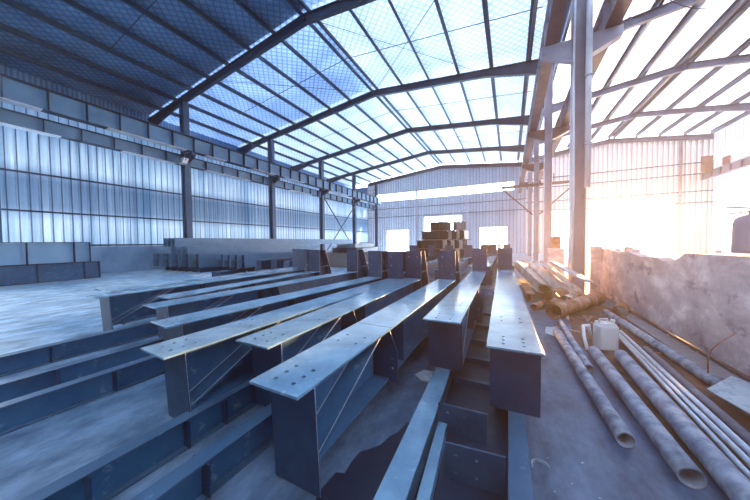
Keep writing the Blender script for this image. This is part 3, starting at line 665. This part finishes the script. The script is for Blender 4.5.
# fire extinguisher on the wall
t = thing('fire_extinguisher', 'large grey fire extinguisher standing on the low block wall', 'fire extinguisher', (2.54, 4.77, 1.421))
MB().lathe([(.13, 0), (.15, .01), (.152, .05), (.15, .36), (.135, .41), (.09, .445), (.04, .46)], 32).build('body', RED_GREY, t)
vl = MB().lathe([(.035, .455), (.035, .51), (.02, .525)], 16).build('valve', BOLT, t)
MB().bar((.03, 0, .525), (-.2, .02, .56), .025, .012).build('lever', CORBEL, vl)
MB().bar((.03, 0, .505), (-.18, .02, .475), .025, .012).build('carry_handle', CORBEL, vl)
MB().tube([(.03, 0, .49), (.12, -.02, .5), (.18, -.03, .4), (.175, -.02, .2), (.16, -.01, .08)], .014, 10).build('hose', PIPE_DARK, t)
# a few stones on the wall top
for i, (y, s_) in enumerate(((7.9, .07), (8.3, .1), (9.0, .06), (5.3, .03))):
    mb = MB(); bmesh.ops.create_icosphere(mb.bm, subdivisions=2, radius=s_)
    for vv in mb.bm.verts: vv.co *= 1 + random.uniform(-.15, .15); vv.co.z *= .7
    o = mb.build('broken_block', BLOCK); zz = 1.3 + .68 * s_ if i < 3 else 1.405 + .6 * s_
    o.location = (2.52, y, zz); tag(o, 'lump of broken block on the low wall, %s from the column end' % ORD[[1, 2, 0, 3][i] if i < 4 else i], 'rubble', 'lumps on the low wall')
# leaning slab and pier by the column
tag(MB().prism([(2.12, 9.75, .001), (2.34, 9.75, .001), (2.42, 9.85, 1.42), (2.16, 9.85, 1.42)], (0, .1, 0)).build('leaning_slab', BLOCK), 'pale slab leaning between the nearest middle column and the low wall', 'slab')
t = thing('concrete_pier', 'short pale pier standing behind the nearest middle column', 'pier', (1.55, 12.0, 0))
MB().box(-.25, .25, -.2, .2, 0.001, 1.3).build('shaft', BLOCK, t, bevel=.01)
MB().box(-.15, .15, -.15, .15, 1.3, 1.75).build('rusty_box', RUST, t)

# ------------------------------------------------------------------ pipes on the right floor
def pipe(p, q, r, mt, label, t=.009, grp='steel pipes on the right floor'):
    return tag(MB().pipe(p, q, r, t).build('steel_pipe', mt), label, 'pipe', grp)
pipe((.8, 2.62, .062), (.71, 5.25, .062), .06, PIPE, 'leftmost long floor pipe, open end towards the viewer')
pipe((.86, 3.93, .05), (.86, 6.0, .05), .048, PIPE, 'short narrow pipe left of the white jerrycan')
pipe((1.045, 2.37, .07), (1.04, 4.55, .07), .068, PIPE, 'long pipe whose open end reaches lowest in view')
pipe((1.22, 1.6, .078), (1.31, 4.5, .078), .076, PIPE, 'thick pipe running out of view at the lower right')
pipe((1.31, 1.9, .115), (1.5, 5.3, .115), .018, PIPE_BRIGHT, 'thin bright tube against the thick pipe', .004)
pipe((1.4, 1.9, .1), (1.55, 5.5, .1), .024, PIPE_BRIGHT, 'thin bright tube, middle of three beside the thick pipe', .004)
pipe((1.47, 1.9, .1), (1.62, 5.6, .1), .026, PIPE_BRIGHT, 'thin bright tube farthest from the thick pipe', .004)
pipe((1.6, 2.0, .048), (1.72, 5.0, .048), .044, PIPE_DARK, 'dark tube between the bright tubes and the wall')
pipe((1.97, 3.95, .062), (1.83, 7.2, .062), .06, PIPE, 'pipe ending beside the pale sheet near the wall foot')
pipe((.8, 6.35, .155), (1.98, 8.35, .155), .15, RUST, 'fat rusty pipe lying across the scrap heap')
pipe((.5, 6.9, .08), (.7, 7.4, .08), .075, RUST, 'short rusty pipe stub beside the fat one')
# cut half shell
mb = MB(); n = 12
A = []
for yy in (0, .5):
    A.append([mb.bm.verts.new((.19 * math.cos(PI * k / n), yy, .19 * math.sin(PI * k / n))) for k in range(n + 1)])
for k in range(n): mb.bm.faces.new([A[0][k], A[0][k + 1], A[1][k + 1], A[1][k]])
bmesh.ops.solidify(mb.bm, geom=mb.bm.faces[:], thickness=.008)
o = mb.build('pipe_shell', RUST); o.location = (.78, 6.55, .36); o.rotation_euler = (0, -.5, -.5); tag(o, 'cut half shell of pipe lying on the fat rusty pipe', 'scrap')
pipe((2.0, 7.0, .13), (2.2, 7.5, .13), .12, RUST, 'rusty pipe stub at the foot of the low wall')
# white jerrycan
t = thing('jerrycan', 'white plastic jerrycan standing among the floor pipes', 'container', (1.26, 4.93, .001), .3)
b_ = MB().box(-.12, .12, -.1, .1, 0, .36).build('body', WHITE_PL, t, bevel=.03)
MB().prism([(-.105, -.085, .36), (.105, -.085, .36), (.09, -.07, .39), (-.09, -.07, .39)], (0, .17, 0)).build('shoulder', WHITE_PL, t, bevel=.01)
MB().tube([(-.09, 0, .385), (-.08, 0, .44), (.02, 0, .44), (.03, 0, .385)], .013, 8).build('handle', WHITE_PL, b_)
MB().lathe([(.03, 0), (.03, .04), (.026, .045)], 16, (.085, 0, .39)).build('cap', WHITE_PL, b_)
pts = [(.98, 4.6, .06), (.97, 4.75, .2), (1.0, 4.95, .3), (1.1, 5.1, .28), (1.14, 5.2, .1)]
tag(MB().tube(pts, .022, 10).build('plastic_hose', WHITE_PL), 'bent white hose beside the jerrycan', 'hose')
tag(MB().prism([(.55, 5.3, .003), (.85, 5.05, .003), (.9, 5.35, .003), (.75, 5.75, .003), (.6, 5.7, .003)], (0, 0, .006)).build('torn_sheet', PAPER), 'torn pale sheet on the floor before the scrap heap', 'sheet')
# pale sheet by the wall
tag(MB().prism([(1.72, 3.72, .12), (2.1, 4.16, .13), (2.35, 3.9, .1), (2.3, 3.1, .09), (1.86, 3.15, .11)], (0, 0, .012)).build('metal_sheet', PAPER), 'pale metal sheet at the foot of the low wall, lower right', 'sheet')
tag(MB().box(1.9, 2.2, 3.2, 3.9, .001, .09).build('timber_block', WOOD), 'dark timber block under the pale metal sheet', 'timber')
tag(MB().box(2.05, 2.28, 4.3, 7.8, .001, .05).build('timber_plank', WOOD), 'long weathered plank along the foot of the low wall', 'timber')
tag(MB().tube([(2.4, 2.6, .03), (2.36, 8.6, .03)], .022, 8).build('edge_rod', CORBEL), 'thin rusty rod in the corner of wall and floor', 'rod')
tag(MB().tube([(1.95, 4.2, .02), (1.95, 4.2, .28), (1.97, 4.2, .38), (2.04, 4.22, .47), (2.16, 4.24, .58)], .007, 8).build('bent_rebar', RUST), 'bent reinforcing bar sticking up by the low wall', 'rod')
# strap ring on the floor
pts = [(.2 + .055 * math.cos(a), 2.12 + .055 * math.sin(a), .012) for a in [PI * .05 + i * PI * 1.1 / 12 for i in range(13)]]
mb = MB()
for p, q in zip(pts, pts[1:]): mb.bar(p, q, .006, .022)
tag(mb.build('curled_strap', PAPER), 'curled pale strip on the floor at the tip of the straight beam', 'scrap')
for i in range(10):
    x, y = random.uniform(.25, .75), random.uniform(1.6, 2.4)
    s_ = random.uniform(.004, .009)
    tag(MB().prism([(x, y, .001), (x + s_, y + s_ * .5, .001), (x + s_ * 1.5, y + s_ * 1.7, .001), (x - s_ * .3, y + s_, .001)], (0, 0, .003)).build('floor_chip', PAPER), 'tiny pale chip on the dark concrete before the pipes', 'scrap', 'tiny pale chips on the floor')
tag(MB().prism([(-1.0, 2.95, .003), (-.9, 2.86, .003), (-.7, 2.9, .003), (-.62, 3.05, .003), (-.75, 3.12, .003), (-.93, 3.1, .003)], (0, 0, .02)).build('crumpled_sheet', PAPER), 'crumpled pale sheet on the floor between two long beams', 'sheet')

# scrap heap of cut sections
def channel(Ld, w, h, t=.012):
    return MB().box(-w / 2, w / 2, 0, Ld, 0, t).box(-w / 2, -w / 2 + t, 0, Ld, t, h).box(w / 2 - t, w / 2, 0, Ld, t, h)
def scrap(fn, loc, rot, mt, label):
    o = fn.build('scrap_section', mt, bevel=.003); o.location = loc; o.rotation_euler = rot
    return tag(o, label, 'scrap', 'cut sections in the scrap heap')
def scrap2(near, far, prof, mt, label, roll=0):
    """cut section lying from a near end to a far end; prof(L) builds it along +Y"""
    n = Vector(near); f_ = Vector(far); d = f_ - n
    o = prof(d.length).build('scrap_section', mt, bevel=.003)
    q = d.to_track_quat('Y', 'Z'); o.rotation_mode = 'QUATERNION'
    o.rotation_quaternion = q @ Matrix.Rotation(roll, 4, 'Y').to_quaternion(); o.location = n
    return tag(o, label, 'scrap', 'cut sections in the scrap heap')
def tubeprof(w, h, t=.012):
    def f(Ld):
        return MB().box(-w / 2, w / 2, 0, Ld, 0, t).box(-w / 2, w / 2, 0, Ld, h - t, h).box(-w / 2, -w / 2 + t, 0, Ld, t, h - t).box(w / 2 - t, w / 2, 0, Ld, t, h - t)
    return f
scrap2((.86, 8.3, .16), (.36, 12.0, .5), tubeprof(.42, .26), SCRAP, 'widest pale box section, open end forward, left part of the heap', .25)
scrap2((1.18, 7.35, .3), (.8, 11.2, .62), lambda L_: channel(L_, .34, .14), SCRAP, 'pale channel slanting over the middle of the heap', .4)
scrap2((1.42, 7.8, .36), (1.02, 10.8, .8), lambda L_: channel(L_, .22, .1), SCRAP, 'narrow pale channel right of the middle of the heap', .5)
scrap2((1.7, 8.05, .56), (1.22, 9.9, .88), lambda L_: MB().box(-.12, .12, 0, L_, 0, .06), PIPE_BRIGHT, 'bright flat plate lying on top of the heap', .2)
scrap2((1.45, 7.55, .12), (1.3, 10.5, .2), lambda L_: MB().ibeam(L_, .24, .22), RUST, 'rusty I section under the plate on top of the heap')
scrap2((.5, 7.9, .01), (.42, 10.6, .01), lambda L_: MB().ibeam(L_, .2, .2), RUST, 'rusty I section on the floor at the left foot of the heap')
scrap2((.98, 7.0, .02), (.85, 9.2, .05), lambda L_: MB().ibeam(L_, .26, .2), RUST, 'rusty I section low in the middle, above the pipe stub')
scrap2((1.4, 8.5, .1), (1.2, 11.5, .3), tubeprof(.26, .16), RUST, 'rusty tube section beside the nearest middle column', .1)
scrap2((.62, 10.2, .55), (.45, 13.8, .6), lambda L_: channel(L_, .22, .12), SCRAP, 'far pale channel beyond the widest box section')
scrap2((1.1, 11.6, .3), (.85, 15, .35), lambda L_: channel(L_, .25, .12), RUST, 'far rusty channel between the box section and the columns')
for i in range(34):
    x, y = random.uniform(.7, 2.2), random.uniform(5.3, 7.0)
    if i % 2: x = random.uniform(1.7, 2.25); y = random.uniform(4.9, 7.0)
    a = random.uniform(0, 3.1); l = random.uniform(.12, .55)
    tag(MB().bar((x, y, .012), (x + l * math.cos(a), y + l * math.sin(a), random.uniform(.012, .05)), random.uniform(.015, .05), .01).build('steel_offcut', random.choice([RUST, SCRAP, PIPE_DARK])),
        'small steel offcut in the rusty dirt around the pipes', 'scrap', 'small offcuts in the dirt')

# ------------------------------------------------------------------ light
w = bpy.data.worlds.new('sky'); S.world = w; w.use_nodes = True
nt = w.node_tree; bg = nt.nodes['Background']
bg.inputs[0].default_value = (.68, .83, 1.0, 1); bg.inputs[1].default_value = 5.5
def sun(name, energy, color, d, ang):
    l = bpy.data.lights.new(name, 'SUN'); l.energy = energy; l.color = color; l.angle = math.radians(ang)
    o = bpy.data.objects.new(name, l); COL.objects.link(o); o.rotation_euler = Vector(d).to_track_quat('-Z', 'Y').to_euler(); return o
sun('sun', 13, (.94, .97, 1), (-.55, -.35, -.75), 2)
def area(name, loc, d, sx, sy, power, color):
    l = bpy.data.lights.new(name, 'AREA'); l.shape = 'RECTANGLE'; l.size = sx; l.size_y = sy; l.energy = power; l.color = color
    o = bpy.data.objects.new(name, l); COL.objects.link(o); o.location = loc; o.rotation_euler = Vector(d).to_track_quat('-Z', 'Y').to_euler(); return o
area('doorway_daylight', (11.5, 38.2, 2.6), (-.35, -1, -.05), 6.4, 5, 2500, (1, .72, .5))
l = bpy.data.lights.new('flare_glow_spot', 'SPOT'); l.energy = 300000; l.color = (1, .5, .2); l.spot_size = math.radians(13); l.spot_blend = 1; l.shadow_soft_size = .6  # added orange spot beyond the doorway, imitates a lens flare glow
o = bpy.data.objects.new('flare_glow_spot', l); COL.objects.link(o); o.location = (13.2, 44, 5.2); o.rotation_euler = Vector((1.6 - 13.2, 7.5 - 44, .4 - 5.2)).to_track_quat('-Z', 'Y').to_euler()

m, nt, out = nodes('dusty_haze'); vs = nt.nodes.new('ShaderNodeVolumeScatter'); vs.inputs['Density'].default_value = .0025; vs.inputs['Anisotropy'].default_value = .55
vs.inputs['Color'].default_value = (1, .97, .95, 1); nt.links.new(vs.outputs[0], out.inputs['Volume'])
tag(MB().box(XL + .2, XR - .05, -3, YE - .3, .01, 14).build('haze', m), 'thin dusty haze hanging in the hall air', None, None, 'stuff')
# ------------------------------------------------------------------ camera
F = 262.0; TH = math.radians(27.2); P = math.radians(1.7); R = math.radians(.6)
c_, s_ = math.cos(TH), math.sin(TH)
f = Vector((-s_ * math.cos(P), c_ * math.cos(P), -math.sin(P))); r0 = Vector((c_, s_, 0)); u0 = r0.cross(f)
r = r0 * math.cos(R) - u0 * math.sin(R); u = u0 * math.cos(R) + r0 * math.sin(R)
cam = bpy.data.cameras.new('camera'); co = bpy.data.objects.new('camera', cam); COL.objects.link(co)
cam.sensor_width = 36; cam.lens = 36 * F / 750; cam.clip_end = 400; cam.clip_start = .02
co.matrix_world = Matrix(((r.x, u.x, -f.x, 0), (r.y, u.y, -f.y, 0), (r.z, u.z, -f.z, 1.6), (0, 0, 0, 1)))
S.camera = co
S.view_settings.view_transform = 'Standard'; S.view_settings.look = 'None'; S.view_settings.gamma = 1; S.view_settings.use_curve_mapping = False
S.view_settings.exposure = 1.45
